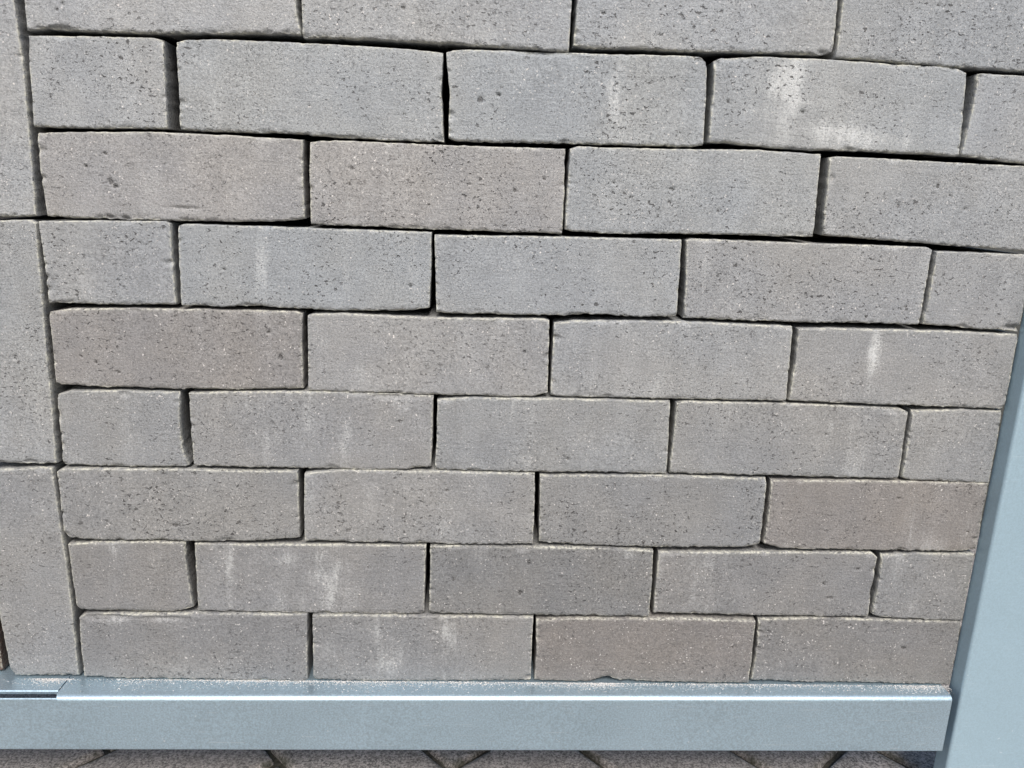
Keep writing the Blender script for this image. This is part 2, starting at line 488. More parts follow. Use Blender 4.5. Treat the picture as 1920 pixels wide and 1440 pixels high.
# outline of every brick on the wall face in mm: top, bottom, left, right edge
BRICKS = {
    '0a': ([(6.5,735.2),(200.0,742.8)], [(5.6,672.7),(20.8,675.3),(38.0,674.2),(82.5,674.5),(149.0,677.2),(205.4,679.4)], [(6.5,735.2),(5.8,697.0),(5.6,672.7)], [(200.0,742.8),(202.1,704.6),(205.4,679.4)]),
    '0b': ([(203.1,743.0),(406.9,747.1)], [(207.3,677.3),(235.8,677.8),(283.7,678.2),(319.8,678.0),(360.2,676.8),(384.5,677.2),(407.4,676.3)], [(203.1,743.0),(207.1,703.0),(207.3,677.3)], [(406.9,747.1),(407.7,712.6),(407.4,676.3)]),
    '0c': ([(411.6,748.4),(610.1,749.9)], [(411.2,681.4),(425.1,679.8),(461.9,681.1),(494.9,680.7),(536.2,681.8),(586.1,682.9),(604.9,683.4),(611.7,686.0)], [(411.6,748.4),(412.1,712.8),(411.2,681.4)], [(610.1,749.9),(609.9,722.3),(611.7,686.0)]),
    '0d': ([(615.2,751.3),(802.5,751.0)], [(614.4,681.5),(645.3,681.0),(705.0,679.0),(765.2,678.2),(802.5,676.8)], [(615.2,751.3),(614.8,722.5),(614.4,681.5)], [(802.5,751.0),(802.5,676.8)]),
    '1a': ([(6.0,669.1),(20.3,670.1),(62.9,671.3),(96.0,671.8),(103.3,670.6)], [(3.2,604.9),(29.7,605.2),(77.5,606.5),(102.8,607.6)], [(6.0,669.1),(4.3,638.1),(3.2,604.9)], [(103.3,670.6),(103.4,642.5),(102.8,607.6)]),
    '1b': ([(112.6,669.9),(119.4,671.7),(144.9,673.3),(235.8,673.4),(283.7,672.6),(311.9,671.2)], [(112.4,607.6),(137.7,607.1),(186.2,607.9),(235.0,606.9),(276.0,606.2),(313.9,606.6)], [(112.6,669.9),(113.1,639.2),(112.4,607.6)], [(311.9,671.2),(311.6,640.2),(313.9,606.6)]),
    '1c': ([(314.7,671.7),(319.9,673.1),(332.0,674.4),(421.3,675.8),(495.2,677.3),(508.5,677.1),(514.3,673.1)], [(317.6,609.9),(321.3,608.1),(383.6,609.1),(446.5,610.1),(501.4,610.8),(517.4,612.7)], [(314.7,671.7),(317.8,640.5),(317.6,609.9)], [(514.3,673.1),(516.3,645.2),(517.4,612.7)]),
    '1d': ([(520.8,675.0),(525.1,677.1),(557.3,679.7),(611.7,679.9),(671.0,679.0),(709.3,678.8),(719.9,675.0)], [(521.8,615.3),(552.2,614.1),(595.3,612.7),(660.0,613.7),(724.7,612.7)], [(520.8,675.0),(521.7,645.5),(521.8,615.3)], [(719.9,675.0),(722.5,644.2),(724.7,612.7)]),
    '1e': ([(729.2,673.1),(730.6,675.1),(765.8,675.1),(802.5,673.1)], [(726.8,613.6),(752.2,611.3),(779.1,609.5),(802.5,607.5)], [(729.2,673.1),(729.4,644.5),(726.8,613.6)], [(802.5,673.1),(802.5,607.5)]),
    '2a': ([(4.7,600.3),(49.4,603.0),(97.4,604.6),(149.6,604.4),(205.2,603.6)], [(6.5,538.3),(23.5,537.7),(52.0,538.0),(105.3,538.4),(159.1,539.6),(194.5,541.8),(205.4,543.9)], [(4.7,600.3),(5.0,568.5),(6.5,538.3)], [(205.2,603.6),(204.4,572.5),(205.4,543.9)]),
    '2b': ([(210.4,601.9),(216.6,603.3),(235.0,604.1),(325.6,604.3),(408.9,605.3)], [(209.9,539.9),(259.4,539.7),(301.6,539.2),(356.9,539.6),(410.0,539.9)], [(210.4,601.9),(209.7,570.6),(209.9,539.9)], [(408.9,605.3),(409.9,572.5),(410.0,539.9)]),
    '2c': ([(413.1,605.5),(419.3,607.4),(501.6,608.8),(561.1,610.8),(612.9,609.7)], [(412.4,543.4),(419.0,542.0),(451.4,541.5),(507.7,543.6),(560.1,544.3),(614.7,545.1)], [(413.1,605.5),(412.4,574.6),(412.4,543.4)], [(612.9,609.7),(613.7,578.4),(614.7,545.1)]),
    '2d': ([(620.6,607.2),(626.9,608.7),(700.1,608.0),(779.6,607.1),(802.5,606.5)], [(623.3,546.7),(666.2,544.8),(715.8,542.8),(793.1,540.4),(802.5,539.6)], [(620.6,607.2),(621.4,576.6),(623.3,546.7)], [(802.5,606.5),(802.5,539.6)]),
    '3a': ([(-0.1,534.0),(43.7,536.1),(97.1,537.7),(100.7,535.8)], [(0.9,469.9),(6.8,470.5),(46.5,470.2),(101.3,472.0)], [(-0.1,534.0),(0.7,513.4),(1.5,492.5),(0.9,469.9)], [(100.7,535.8),(100.8,504.5),(101.3,472.0)]),
    '3b': ([(106.3,534.3),(111.4,536.2),(175.6,536.5),(234.1,536.7),(305.5,536.8)], [(105.5,471.3),(143.6,471.7),(164.9,473.3),(186.2,472.3),(233.4,471.7),(276.5,472.8),(293.8,474.2),(304.7,476.3)], [(106.3,534.3),(105.8,504.7),(105.5,471.3)], [(305.5,536.8),(305.5,507.6),(304.7,476.3)]),
    '3c': ([(308.0,534.8),(369.9,536.3),(443.0,537.8),(507.3,538.5)], [(310.4,473.0),(324.3,472.2),(416.4,473.5),(433.9,475.9),(478.4,474.7),(509.0,476.2)], [(308.0,534.8),(309.0,505.6),(310.4,473.0)], [(507.3,538.5),(508.3,508.3),(509.0,476.2)]),
    '3d': ([(511.2,538.2),(515.9,539.7),(604.8,539.5),(711.8,540.0),(715.7,538.0)], [(515.4,474.6),(559.0,474.3),(604.2,474.4),(658.6,475.3),(715.4,475.8)], [(511.2,538.2),(514.0,508.5),(515.4,474.6)], [(715.7,538.0),(715.7,509.1),(715.4,475.8)]),
    '3e': ([(720.0,536.9),(752.9,537.2),(794.2,537.0),(802.5,536.9)], [(718.9,476.4),(760.0,474.1),(787.9,473.7),(802.5,472.4)], [(720.0,536.9),(719.7,507.0),(718.9,476.4)], [(802.5,536.9),(802.5,472.4)]),
    '4a': ([(0.2,462.1),(16.8,465.3),(67.3,467.4),(130.7,468.7),(196.8,469.2),(201.5,467.6)], [(0.4,403.8),(6.6,402.2),(40.9,401.4),(97.0,401.7),(149.2,402.4),(200.9,404.8)], [(0.2,462.1),(0.4,434.2),(0.4,403.8)], [(201.5,467.6),(200.8,436.1),(200.9,404.8)]),
    '4b': ([(206.2,466.4),(212.7,468.0),(233.3,469.1),(311.3,467.8),(398.9,470.2),(403.4,468.6)], [(205.2,403.1),(254.6,402.8),(303.5,402.8),(375.2,403.1),(393.2,403.6),(405.2,406.8)], [(206.2,466.4),(205.5,436.3),(205.2,403.1)], [(403.4,468.6),(404.5,438.1),(405.2,406.8)]),
    '4c': ([(407.9,466.5),(424.6,469.3),(514.3,471.9),(568.4,471.0),(607.4,470.5)], [(408.0,405.5),(420.3,403.9),(506.8,405.1),(561.9,405.3),(609.9,406.7)], [(407.9,466.5),(407.6,438.2),(408.0,405.5)], [(607.4,470.5),(608.5,439.9),(609.9,406.7)]),
    '4d': ([(613.0,468.8),(641.1,470.2),(705.2,470.5),(760.6,471.0),(802.5,470.1)], [(612.3,406.8),(659.5,405.8),(715.9,405.5),(802.5,404.7)], [(613.0,468.8),(614.0,440.0),(612.3,406.8)], [(802.5,470.1),(802.5,404.7)]),
    '5a': ([(0.2,393.4),(10.4,396.9),(53.5,398.6),(98.9,398.6)], [(-0.8,332.4),(48.4,332.2),(99.4,333.1),(103.1,334.6)], [(0.2,393.4),(-0.1,376.4),(-0.2,356.9),(-0.8,332.4)], [(98.9,398.6),(98.5,369.0),(99.1,350.2),(103.1,334.6)]),
    '5b': ([(106.7,397.9),(136.0,400.1),(214.9,402.5),(259.1,402.4),(308.9,401.6)], [(107.5,334.3),(159.7,334.2),(231.7,335.1),(254.4,334.2),(286.2,335.5),(297.6,337.7),(308.0,339.0)], [(106.7,397.9),(106.8,369.2),(107.5,334.3)], [(308.9,401.6),(308.9,370.2),(308.0,339.0)]),
    '5c': ([(312.5,398.0),(334.8,401.0),(420.4,402.5),(510.2,402.8)], [(311.3,336.1),(368.7,335.7),(414.9,335.9),(465.9,337.6),(512.7,337.4)], [(312.5,398.0),(312.5,370.3),(311.3,336.1)], [(510.2,402.8),(511.6,371.0),(512.7,337.4)]),
    '5d': ([(515.8,401.6),(523.0,403.2),(622.4,403.8),(688.1,402.8),(711.7,402.1),(718.8,398.9)], [(515.4,338.4),(583.4,338.2),(654.8,338.0),(719.8,337.6)], [(515.8,401.6),(515.8,371.1),(515.4,338.4)], [(718.8,398.9),(718.9,369.3),(719.8,337.6)]),
    '5e': ([(722.8,400.5),(763.7,402.6),(802.5,402.3)], [(722.9,339.2),(731.9,337.4),(765.9,336.8),(802.5,335.7)], [(722.8,400.5),(723.1,372.9),(722.9,339.2)], [(802.5,402.3),(802.5,335.7)]),
    '6a': ([(-5.8,326.6),(-1.1,329.1),(92.6,331.0),(168.6,331.0),(194.7,332.2)], [(-5.1,268.6),(0.5,265.7),(25.2,264.7),(75.0,265.8),(120.5,265.3),(166.3,266.8),(195.0,270.5)], [(-5.8,326.6),(-5.2,304.4),(-5.3,284.9),(-5.1,268.6)], [(194.7,332.2),(194.8,301.9),(195.0,270.5)]),
    '6b': ([(200.5,329.4),(209.1,331.6),(231.7,334.1),(318.2,334.8),(397.8,334.4)], [(199.5,268.0),(249.5,267.6),(305.4,267.3),(361.7,267.5),(399.0,268.8)], [(200.5,329.4),(199.8,299.5),(199.5,268.0)], [(397.8,334.4),(398.9,301.8),(399.0,268.8)]),
    '6c': ([(402.5,333.1),(489.4,335.3),(550.5,335.8),(601.8,335.2)], [(404.6,270.4),(437.4,268.6),(494.8,267.8),(552.5,268.5),(591.1,269.8),(602.9,272.7)], [(402.5,333.1),(403.5,301.9),(404.6,270.4)], [(601.8,335.2),(602.6,304.0),(602.9,272.7)]),
    '6d': ([(606.2,333.8),(679.2,335.1),(737.0,335.6),(802.5,335.7)], [(606.2,273.8),(620.3,269.9),(639.9,268.8),(718.4,269.4),(782.8,269.7),(802.5,271.7)], [(606.2,333.8),(607.4,304.1),(606.2,273.8)], [(802.5,335.7),(802.5,271.7)]),
    '7a': ([(-3.6,259.6),(20.5,262.1),(70.3,263.7),(95.8,263.3)], [(-1.4,199.8),(2.0,196.7),(33.3,196.2),(47.2,195.4),(84.4,196.6),(99.5,201.1)], [(-3.6,259.6),(-2.8,229.8),(-1.4,199.8)], [(95.8,263.3),(95.3,247.0),(97.5,221.4),(99.5,201.1)]),
    '7b': ([(103.9,262.4),(157.0,262.6),(212.4,263.8),(304.9,265.2)], [(103.5,196.9),(163.9,197.0),(230.1,197.0),(304.0,197.8)], [(103.9,262.4),(103.6,231.9),(103.5,196.9)], [(304.9,265.2),(304.4,233.2),(304.0,197.8)]),
    '7c': ([(308.7,264.8),(399.6,265.7),(461.4,266.0),(507.1,264.4)], [(308.7,199.5),(368.9,198.4),(441.6,199.1),(508.6,199.2)], [(308.7,264.8),(308.7,233.3),(308.7,199.5)], [(507.1,264.4),(508.1,234.6),(508.6,199.2)]),
    '7d': ([(512.6,262.4),(601.4,264.8),(669.7,266.3),(707.0,266.5),(712.1,262.4)], [(512.8,202.0),(588.9,201.7),(648.7,201.6),(712.9,202.2)], [(512.6,262.4),(512.5,234.6),(512.8,202.0)], [(712.1,262.4),(712.1,246.5),(712.0,227.8),(712.9,202.2)]),
    '7e': ([(716.8,264.1),(748.6,266.4),(802.5,267.0)], [(716.5,205.0),(723.9,202.4),(744.4,201.1),(802.5,198.8)], [(716.8,264.1),(717.8,238.6),(716.5,205.0)], [(802.5,267.0),(802.5,198.8)]),
    '8a': ([(-1.1,188.3),(5.3,192.1),(84.3,194.5),(199.8,196.5)], [(-1.2,129.7),(66.0,129.0),(132.8,128.2),(198.7,129.1)], [(-1.1,188.3),(-1.4,159.0),(-1.2,129.7)], [(199.8,196.5),(199.0,162.1),(198.7,129.1)]),
    '8b': ([(204.5,195.0),(211.1,196.2),(306.4,196.2),(402.8,196.3)], [(204.1,129.8),(258.4,129.4),(331.8,129.8),(403.4,131.3)], [(204.5,195.0),(204.3,162.2),(204.1,129.8)], [(402.8,196.3),(402.8,165.3),(403.4,131.3)]),
    '8c': ([(405.9,193.1),(432.0,195.7),(530.0,197.4),(607.4,196.6)], [(406.8,131.9),(455.6,130.9),(465.5,133.3),(474.3,136.2),(484.5,133.0),(545.9,131.5),(608.2,131.8)], [(405.9,193.1),(407.3,162.6),(406.8,131.9)], [(607.4,196.6),(608.1,168.4),(608.2,131.8)]),
    '8d': ([(611.3,197.2),(669.0,199.8),(719.4,199.0),(802.5,198.3)], [(611.1,133.6),(667.9,132.6),(734.7,132.9),(802.5,131.5)], [(611.3,197.2),(613.1,168.5),(611.1,133.6)], [(802.5,198.3),(802.5,131.5)]),
    'S0': ([(-64.0,737.0),(-3.0,737.5)], [(-64.0,538.0),(-29.3,536.5),(-9.0,537.3),(-2.5,538.0)], [(-64.0,737.0),(-64.0,538.0)], [(-3.0,737.5),(-1.1,664.0),(-0.4,637.9),(-1.4,580.1),(-2.5,538.0)]),
    'S1': ([(-64.0,531.2),(-29.7,533.3),(-7.3,534.5),(-3.1,532.2)], [(-64.0,333.7),(-52.3,333.0),(-26.1,333.2),(-5.9,333.7)], [(-64.0,531.2),(-64.0,333.7)], [(-3.1,532.2),(-3.6,498.6),(-4.0,466.7),(-4.6,414.0),(-4.5,384.6),(-5.9,333.7)]),
    'S2': ([(-72.6,326.3),(-53.0,326.8),(-26.6,328.9),(-9.9,329.3)], [(-65.7,131.6),(-62.2,129.4),(-33.1,129.8),(-6.3,130.2)], [(-72.6,326.3),(-71.9,238.5),(-69.0,184.5),(-65.7,131.6)], [(-9.9,329.3),(-9.0,301.9),(-7.8,277.4),(-6.4,239.9),(-5.9,196.1),(-6.3,130.2)]),
}
# base colour (linear) per brick, lower rows progressively darker
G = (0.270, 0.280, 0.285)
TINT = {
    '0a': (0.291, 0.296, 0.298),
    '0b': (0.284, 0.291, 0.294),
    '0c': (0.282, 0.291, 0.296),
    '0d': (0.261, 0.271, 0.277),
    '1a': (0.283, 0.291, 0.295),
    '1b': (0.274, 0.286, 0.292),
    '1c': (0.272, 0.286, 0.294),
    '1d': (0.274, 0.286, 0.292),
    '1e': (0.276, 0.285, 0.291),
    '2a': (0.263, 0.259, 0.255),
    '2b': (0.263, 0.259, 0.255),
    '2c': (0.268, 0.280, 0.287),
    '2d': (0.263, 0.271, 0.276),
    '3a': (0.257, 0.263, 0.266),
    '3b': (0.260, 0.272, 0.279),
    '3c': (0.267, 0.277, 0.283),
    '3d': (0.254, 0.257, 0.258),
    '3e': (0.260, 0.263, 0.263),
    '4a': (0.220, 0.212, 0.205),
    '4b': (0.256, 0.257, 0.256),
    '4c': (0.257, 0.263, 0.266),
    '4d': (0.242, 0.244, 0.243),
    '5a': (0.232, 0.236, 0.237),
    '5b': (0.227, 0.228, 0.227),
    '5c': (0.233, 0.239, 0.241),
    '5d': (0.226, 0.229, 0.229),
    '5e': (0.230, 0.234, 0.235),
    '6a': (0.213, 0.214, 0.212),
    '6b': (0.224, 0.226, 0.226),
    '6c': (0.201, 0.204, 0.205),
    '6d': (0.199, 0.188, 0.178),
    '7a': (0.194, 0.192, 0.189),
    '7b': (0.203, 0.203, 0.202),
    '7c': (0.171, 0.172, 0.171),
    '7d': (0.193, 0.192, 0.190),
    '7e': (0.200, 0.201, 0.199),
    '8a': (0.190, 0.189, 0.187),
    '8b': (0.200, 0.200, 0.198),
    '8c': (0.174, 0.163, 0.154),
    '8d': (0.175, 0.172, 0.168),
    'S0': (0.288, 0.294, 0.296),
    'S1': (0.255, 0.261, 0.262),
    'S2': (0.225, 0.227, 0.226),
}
# salt blooms on the face: u, z, half width, half height (mm), strength
BLOOM = [
    (578.3, 661.7, 15.1, 21.5, 0.82),
    (579.7, 634.1, 7.4, 24.0, 0.42),
    (566.0, 641.5, 20.3, 7.9, 0.30),
    (636.7, 624.5, 37.8, 8.9, 0.70),
    (649.3, 655.0, 4.0, 23.8, 0.36),
    (718.1, 629.9, 8.7, 14.1, 0.30),
    (446.0, 646.1, 6.0, 27.5, 0.70),
    (441.8, 616.3, 23.5, 5.6, 0.42),
    (496.7, 615.8, 13.5, 5.6, 0.42),
    (484.1, 663.3, 19.8, 5.8, 0.24),
    (197.1, 635.2, 4.5, 19.4, 0.33),
    (255.7, 672.0, 38.4, 5.2, 0.27),
    (215.4, 647.5, 19.3, 15.3, 0.21),
    (168.1, 500.5, 6.0, 25.8, 0.42),
    (238.0, 503.0, 5.4, 25.9, 0.45),
    (183.6, 526.4, 20.2, 5.0, 0.30),
    (259.4, 533.4, 20.3, 4.2, 0.27),
    (293.5, 509.3, 6.8, 25.9, 0.24),
    (375.1, 512.2, 6.3, 30.3, 0.36),
    (445.1, 506.1, 5.6, 26.2, 0.36),
    (344.3, 532.4, 24.0, 3.4, 0.24),
    (408.6, 534.8, 31.0, 3.4, 0.24),
    (501.5, 490.6, 5.3, 13.3, 0.30),
    (233.7, 502.9, 13.7, 17.2, 0.18),
    (333.6, 449.3, 3.5, 18.0, 0.42),
    (224.4, 445.8, 20.8, 22.5, 0.24),
    (259.2, 459.4, 20.9, 8.9, 0.24),
    (475.9, 449.4, 5.0, 22.8, 0.30),
    (497.1, 463.7, 21.5, 5.4, 0.21),
    (680.6, 451.4, 7.3, 23.2, 0.45),
    (706.6, 433.6, 18.6, 14.0, 0.24),
    (747.6, 439.6, 14.9, 23.5, 0.24),
    (685.6, 418.9, 14.9, 6.6, 0.24),
    (55.2, 363.1, 7.7, 23.6, 0.42),
    (9.4, 338.4, 7.0, 7.2, 0.48),
    (36.5, 348.5, 17.6, 14.2, 0.27),
    (135.4, 388.6, 24.6, 5.5, 0.42),
    (178.9, 375.9, 5.0, 23.6, 0.36),
    (236.5, 358.7, 5.7, 24.0, 0.48),
    (285.8, 395.3, 14.2, 9.3, 0.36),
    (169.3, 352.1, 7.1, 19.2, 0.24),
    (299.3, 384.0, 5.7, 18.8, 0.30),
    (375.8, 388.6, 2.1, 14.2, 0.42),
    (444.0, 388.2, 5.1, 14.3, 0.24),
    (450.8, 354.8, 22.2, 14.6, 0.21),
    (377.6, 343.2, 33.1, 5.8, 0.21),
    (653.1, 384.5, 4.5, 5.7, 0.36),
    (689.6, 392.8, 7.5, 3.9, 0.30),
    (810.2, 359.4, 7.8, 19.9, 0.36),
    (258.9, 310.8, 11.0, 24.8, 0.33),
    (286.3, 326.2, 14.6, 19.6, 0.24),
    (351.4, 298.1, 22.3, 20.1, 0.18),
    (21.2, 270.6, 14.4, 5.0, 0.18),
    (328.5, 282.5, 29.9, 10.1, 0.18),
    (132.7, 232.4, 3.7, 26.0, 0.39),
    (221.1, 229.0, 16.9, 28.9, 0.48),
    (165.8, 251.1, 25.9, 7.7, 0.30),
    (239.7, 213.6, 11.4, 15.9, 0.36),
    (183.2, 212.6, 18.8, 15.8, 0.24),
    (69.2, 246.5, 10.9, 15.3, 0.30),
    (54.0, 225.7, 7.3, 20.7, 0.24),
    (29.0, 255.8, 18.1, 5.1, 0.24),
    (573.7, 251.7, 8.5, 21.2, 0.39),
    (586.9, 220.0, 15.7, 16.1, 0.36),
    (548.6, 208.6, 23.7, 8.1, 0.24),
    (676.7, 216.3, 23.9, 10.9, 0.21),
    (747.6, 212.1, 12.1, 8.2, 0.24),
    (128.8, 147.4, 7.7, 10.9, 0.42),
    (62.2, 143.7, 5.3, 6.5, 0.42),
    (23.3, 186.1, 18.5, 4.3, 0.42),
    (69.9, 188.4, 18.7, 3.1, 0.36),
    (258.6, 182.0, 6.1, 16.2, 0.33),
    (229.7, 165.3, 15.4, 21.9, 0.21),
    (277.9, 149.6, 23.3, 13.8, 0.27),
    (330.9, 172.3, 11.6, 27.4, 0.27),
    (356.2, 136.9, 31.6, 4.5, 0.30),
    (447.5, 259.5, 30.6, 3.1, 0.30),
    (490.6, 260.4, 11.5, 3.1, 0.36),
    (657.1, 137.0, 82.0, 2.8, 0.24),
    (721.7, 184.1, 40.6, 4.4, 0.18),
    (644.6, 155.0, 20.3, 17.0, 0.18),
    (-63.0, 197.7, 11.0, 10.5, 0.30),
    (-55.5, 139.3, 7.5, 10.9, 0.24),
    (-17.0, 538.6, 16.3, 2.4, 0.48),
    (-27.2, 322.2, 21.1, 2.9, 0.30),
    (363.1, 705.0, 3.2, 14.9, 0.24),
    (343.8, 683.6, 12.9, 7.5, 0.27),
    (83.1, 682.6, 18.7, 11.1, 0.24),
    (103.1, 690.8, 12.4, 7.3, 0.18),
    (457.5, 685.1, 32.8, 4.6, 0.18),
    (767.9, 599.1, 7.0, 16.6, 0.42),
    (764.7, 569.5, 10.7, 12.7, 0.30),
]
CHIPS = [  # broken arrises seen in the photograph: u, z, radius along, radius up, depth (mm)
    (30.2, 672.8, 16.3, 5.2, 5.50),
    (384.6, 674.9, 28.5, 3.4, 4.00),
    (441.6, 678.3, 28.7, 3.8, 5.00),
    (516.4, 672.5, 6.7, 3.9, 5.00),
    (586.3, 681.4, 25.0, 3.1, 4.00),
    (235.0, 606.5, 28.6, 2.4, 3.00),
    (147.7, 605.9, 8.9, 4.7, 1.40),
    (475.7, 129.5, 15.0, 9.7, 2.20),
    (711.8, 401.6, 23.5, 3.8, 3.00),
    (276.8, 400.2, 26.7, 3.7, 2.20),
    (283.5, 395.3, 7.2, 6.6, 1.20),
    (67.2, 466.1, 6.7, 3.5, 1.50),
    (164.8, 471.2, 17.1, 4.0, 4.00),
    (425.3, 472.5, 13.2, 4.5, 4.00),
    (460.7, 472.8, 17.8, 3.6, 4.00),
    (285.2, 472.6, 21.7, 2.2, 3.00),
    (157.1, 264.6, 13.8, 2.5, 3.00),
    (25.1, 263.2, 18.0, 3.0, 3.00),
    (42.5, 195.3, 41.9, 3.1, 3.00),
    (23.6, 190.3, 27.9, 4.2, 2.40),
    (74.6, 189.6, 28.1, 3.2, 2.00),
    (713.0, 227.8, 3.0, 9.7, 3.00),
    (516.9, 262.5, 19.3, 3.1, 2.00),
    (97.2, 257.2, 2.8, 10.1, 3.00),
    (527.7, 539.2, 17.5, 2.1, 1.50),
    (799.1, 475.9, 13.9, 3.7, 5.00),
    (560.3, 542.6, 26.3, 2.6, 4.00),
    (624.1, 591.3, 2.2, 5.0, 2.00),
    (411.4, 576.6, 2.1, 5.7, 3.00),
    (112.1, 548.5, 16.5, 1.6, 2.00),
    (54.1, 538.9, 4.1, 2.9, 4.00),
    (66.8, 538.6, 4.1, 2.9, 4.00),
    (1.7, 490.4, 2.5, 3.4, 3.00),
    (0.7, 375.5, 2.1, 6.5, 2.00),
    (0.8, 349.9, 2.2, 3.7, 2.50),
    (54.2, 396.3, 4.4, 4.5, 2.50),
    (-26.1, 333.6, 8.8, 4.2, 3.00),
]
PITS = [
    (57.2, 566.6, 3.2, 2.8, 2.20),
    (60.9, 562.7, 3.7, 2.4, 2.00),
    (39.1, 577.0, 2.0, 2.0, 2.20),
    (54.8, 587.1, 2.8, 1.5, 1.40),
    (70.6, 578.3, 1.6, 1.2, 1.20),
    (355.3, 642.9, 2.9, 1.9, 2.40),
    (341.1, 639.2, 3.7, 4.3, 0.80),
    (357.2, 648.0, 1.2, 1.1, 1.00),
    (365.0, 658.8, 1.6, 1.2, 1.00),
    (241.7, 584.0, 2.9, 2.4, 1.00),
    (259.5, 578.7, 1.6, 1.2, 1.00),
    (240.8, 571.9, 1.2, 1.2, 1.00),
    (303.5, 558.0, 2.1, 2.1, 1.00),
    (393.3, 582.0, 2.1, 2.4, 1.20),
    (370.5, 572.1, 2.2, 3.3, 0.90),
    (334.6, 575.6, 2.5, 1.6, 1.00),
    (448.6, 581.0, 2.1, 1.3, 1.30),
    (495.9, 577.9, 4.3, 2.0, 1.40),
    (494.6, 567.5, 2.6, 3.3, 1.00),
    (533.8, 646.0, 2.1, 2.3, 1.20),
    (593.7, 640.7, 3.4, 1.6, 1.20),
    (681.8, 572.7, 2.2, 3.4, 1.20),
    (712.1, 589.4, 2.2, 3.3, 1.00),
    (723.2, 581.9, 1.3, 1.3, 1.20),
    (737.5, 571.9, 1.7, 2.1, 1.40),
    (173.5, 451.3, 3.1, 2.3, 1.60),
    (182.8, 431.1, 3.5, 4.1, 1.20),
    (50.5, 414.3, 3.4, 1.8, 1.60),
    (22.5, 426.9, 1.7, 1.8, 1.30),
    (34.0, 421.9, 2.1, 2.2, 1.20),
    (383.8, 441.9, 2.3, 3.1, 1.00),
    (395.8, 489.1, 1.3, 1.3, 1.00),
    (682.7, 496.8, 1.3, 1.3, 1.20),
    (684.2, 501.3, 1.9, 1.3, 1.20),
    (701.9, 490.7, 2.3, 1.3, 1.00),
    (679.2, 490.0, 1.8, 1.4, 1.00),
    (697.7, 488.4, 1.4, 1.8, 1.00),
    (281.4, 378.8, 2.7, 1.8, 1.20),
    (649.4, 377.2, 2.4, 1.5, 1.20),
    (425.7, 349.3, 2.3, 1.9, 1.00),
    (322.2, 317.3, 1.8, 2.5, 1.20),
    (470.6, 304.4, 1.4, 1.5, 1.40),
    (479.9, 306.2, 1.9, 1.5, 1.20),
    (722.7, 319.5, 2.9, 2.0, 1.20),
    (791.8, 288.8, 2.4, 1.6, 1.30),
    (89.5, 279.6, 5.4, 2.5, 1.20),
    (389.6, 221.2, 2.9, 3.2, 1.50),
    (329.5, 233.7, 1.9, 2.6, 1.20),
    (396.5, 250.7, 1.9, 3.7, 0.80),
    (666.6, 235.0, 2.5, 2.7, 1.40),
    (673.6, 220.6, 4.0, 2.2, 1.20),
    (696.6, 250.5, 3.0, 2.7, 0.80),
    (751.9, 170.1, 3.6, 2.8, 1.20),
    (589.9, 169.8, 2.5, 2.2, 1.00),
    (254.0, 242.6, 1.4, 1.6, 1.00),
    (-11.7, 254.9, 1.3, 1.5, 1.00),
    (95.1, 259.7, 2.7, 2.0, 1.00),
    (33.2, 691.8, 1.5, 2.1, 1.40),
    (28.6, 688.0, 1.5, 1.5, 1.40),
    (38.2, 589.6, 1.2, 1.2, 1.00),
    (281.5, 701.1, 2.0, 1.9, 1.30),
    (431.6, 704.5, 2.5, 1.5, 1.20),
    (689.0, 722.3, 2.0, 1.5, 1.30),
    (-29.3, 424.4, 2.1, 3.6, 1.20),
    (658.9, 199.6, 1.5, 1.6, 1.00),
    (534.1, 562.8, 1.7, 1.7, 1.00),
    (289.3, 494.1, 2.6, 2.2, 1.00),
    (140.8, 501.7, 2.5, 1.7, 1.00),
    (121.6, 496.8, 2.1, 1.7, 1.00),
    (29.7, 493.5, 2.1, 1.7, 1.30),
    (715.9, 419.8, 2.3, 1.9, 1.40),
]


def resample(poly, ts, axis):
    p = np.array(poly, dtype=float)
    q = p[:, axis]
    t = (q - q[0]) / (q[-1] - q[0])
    t = np.maximum.accumulate(t)
    return np.stack([np.interp(ts, t, p[:, 0]), np.interp(ts, t, p[:, 1])], -1)


def edge_samples(L):
    e = np.array([0.0, 0.35, 0.8, 1.35, 2.0, 2.8, 3.8, 5.0, 6.5])
    n = max(6, int((L - 15) / 1.05))
    return np.concatenate([e, np.linspace(8.0, L - 8.0, n), L - e[::-1]]) / L


def noise1(x, seed, amp, wl, octv=3):
    return fbm(np.asarray(x) / wl, np.zeros_like(np.asarray(x)) + seed * 3.7, seed, octv) * 2 * amp


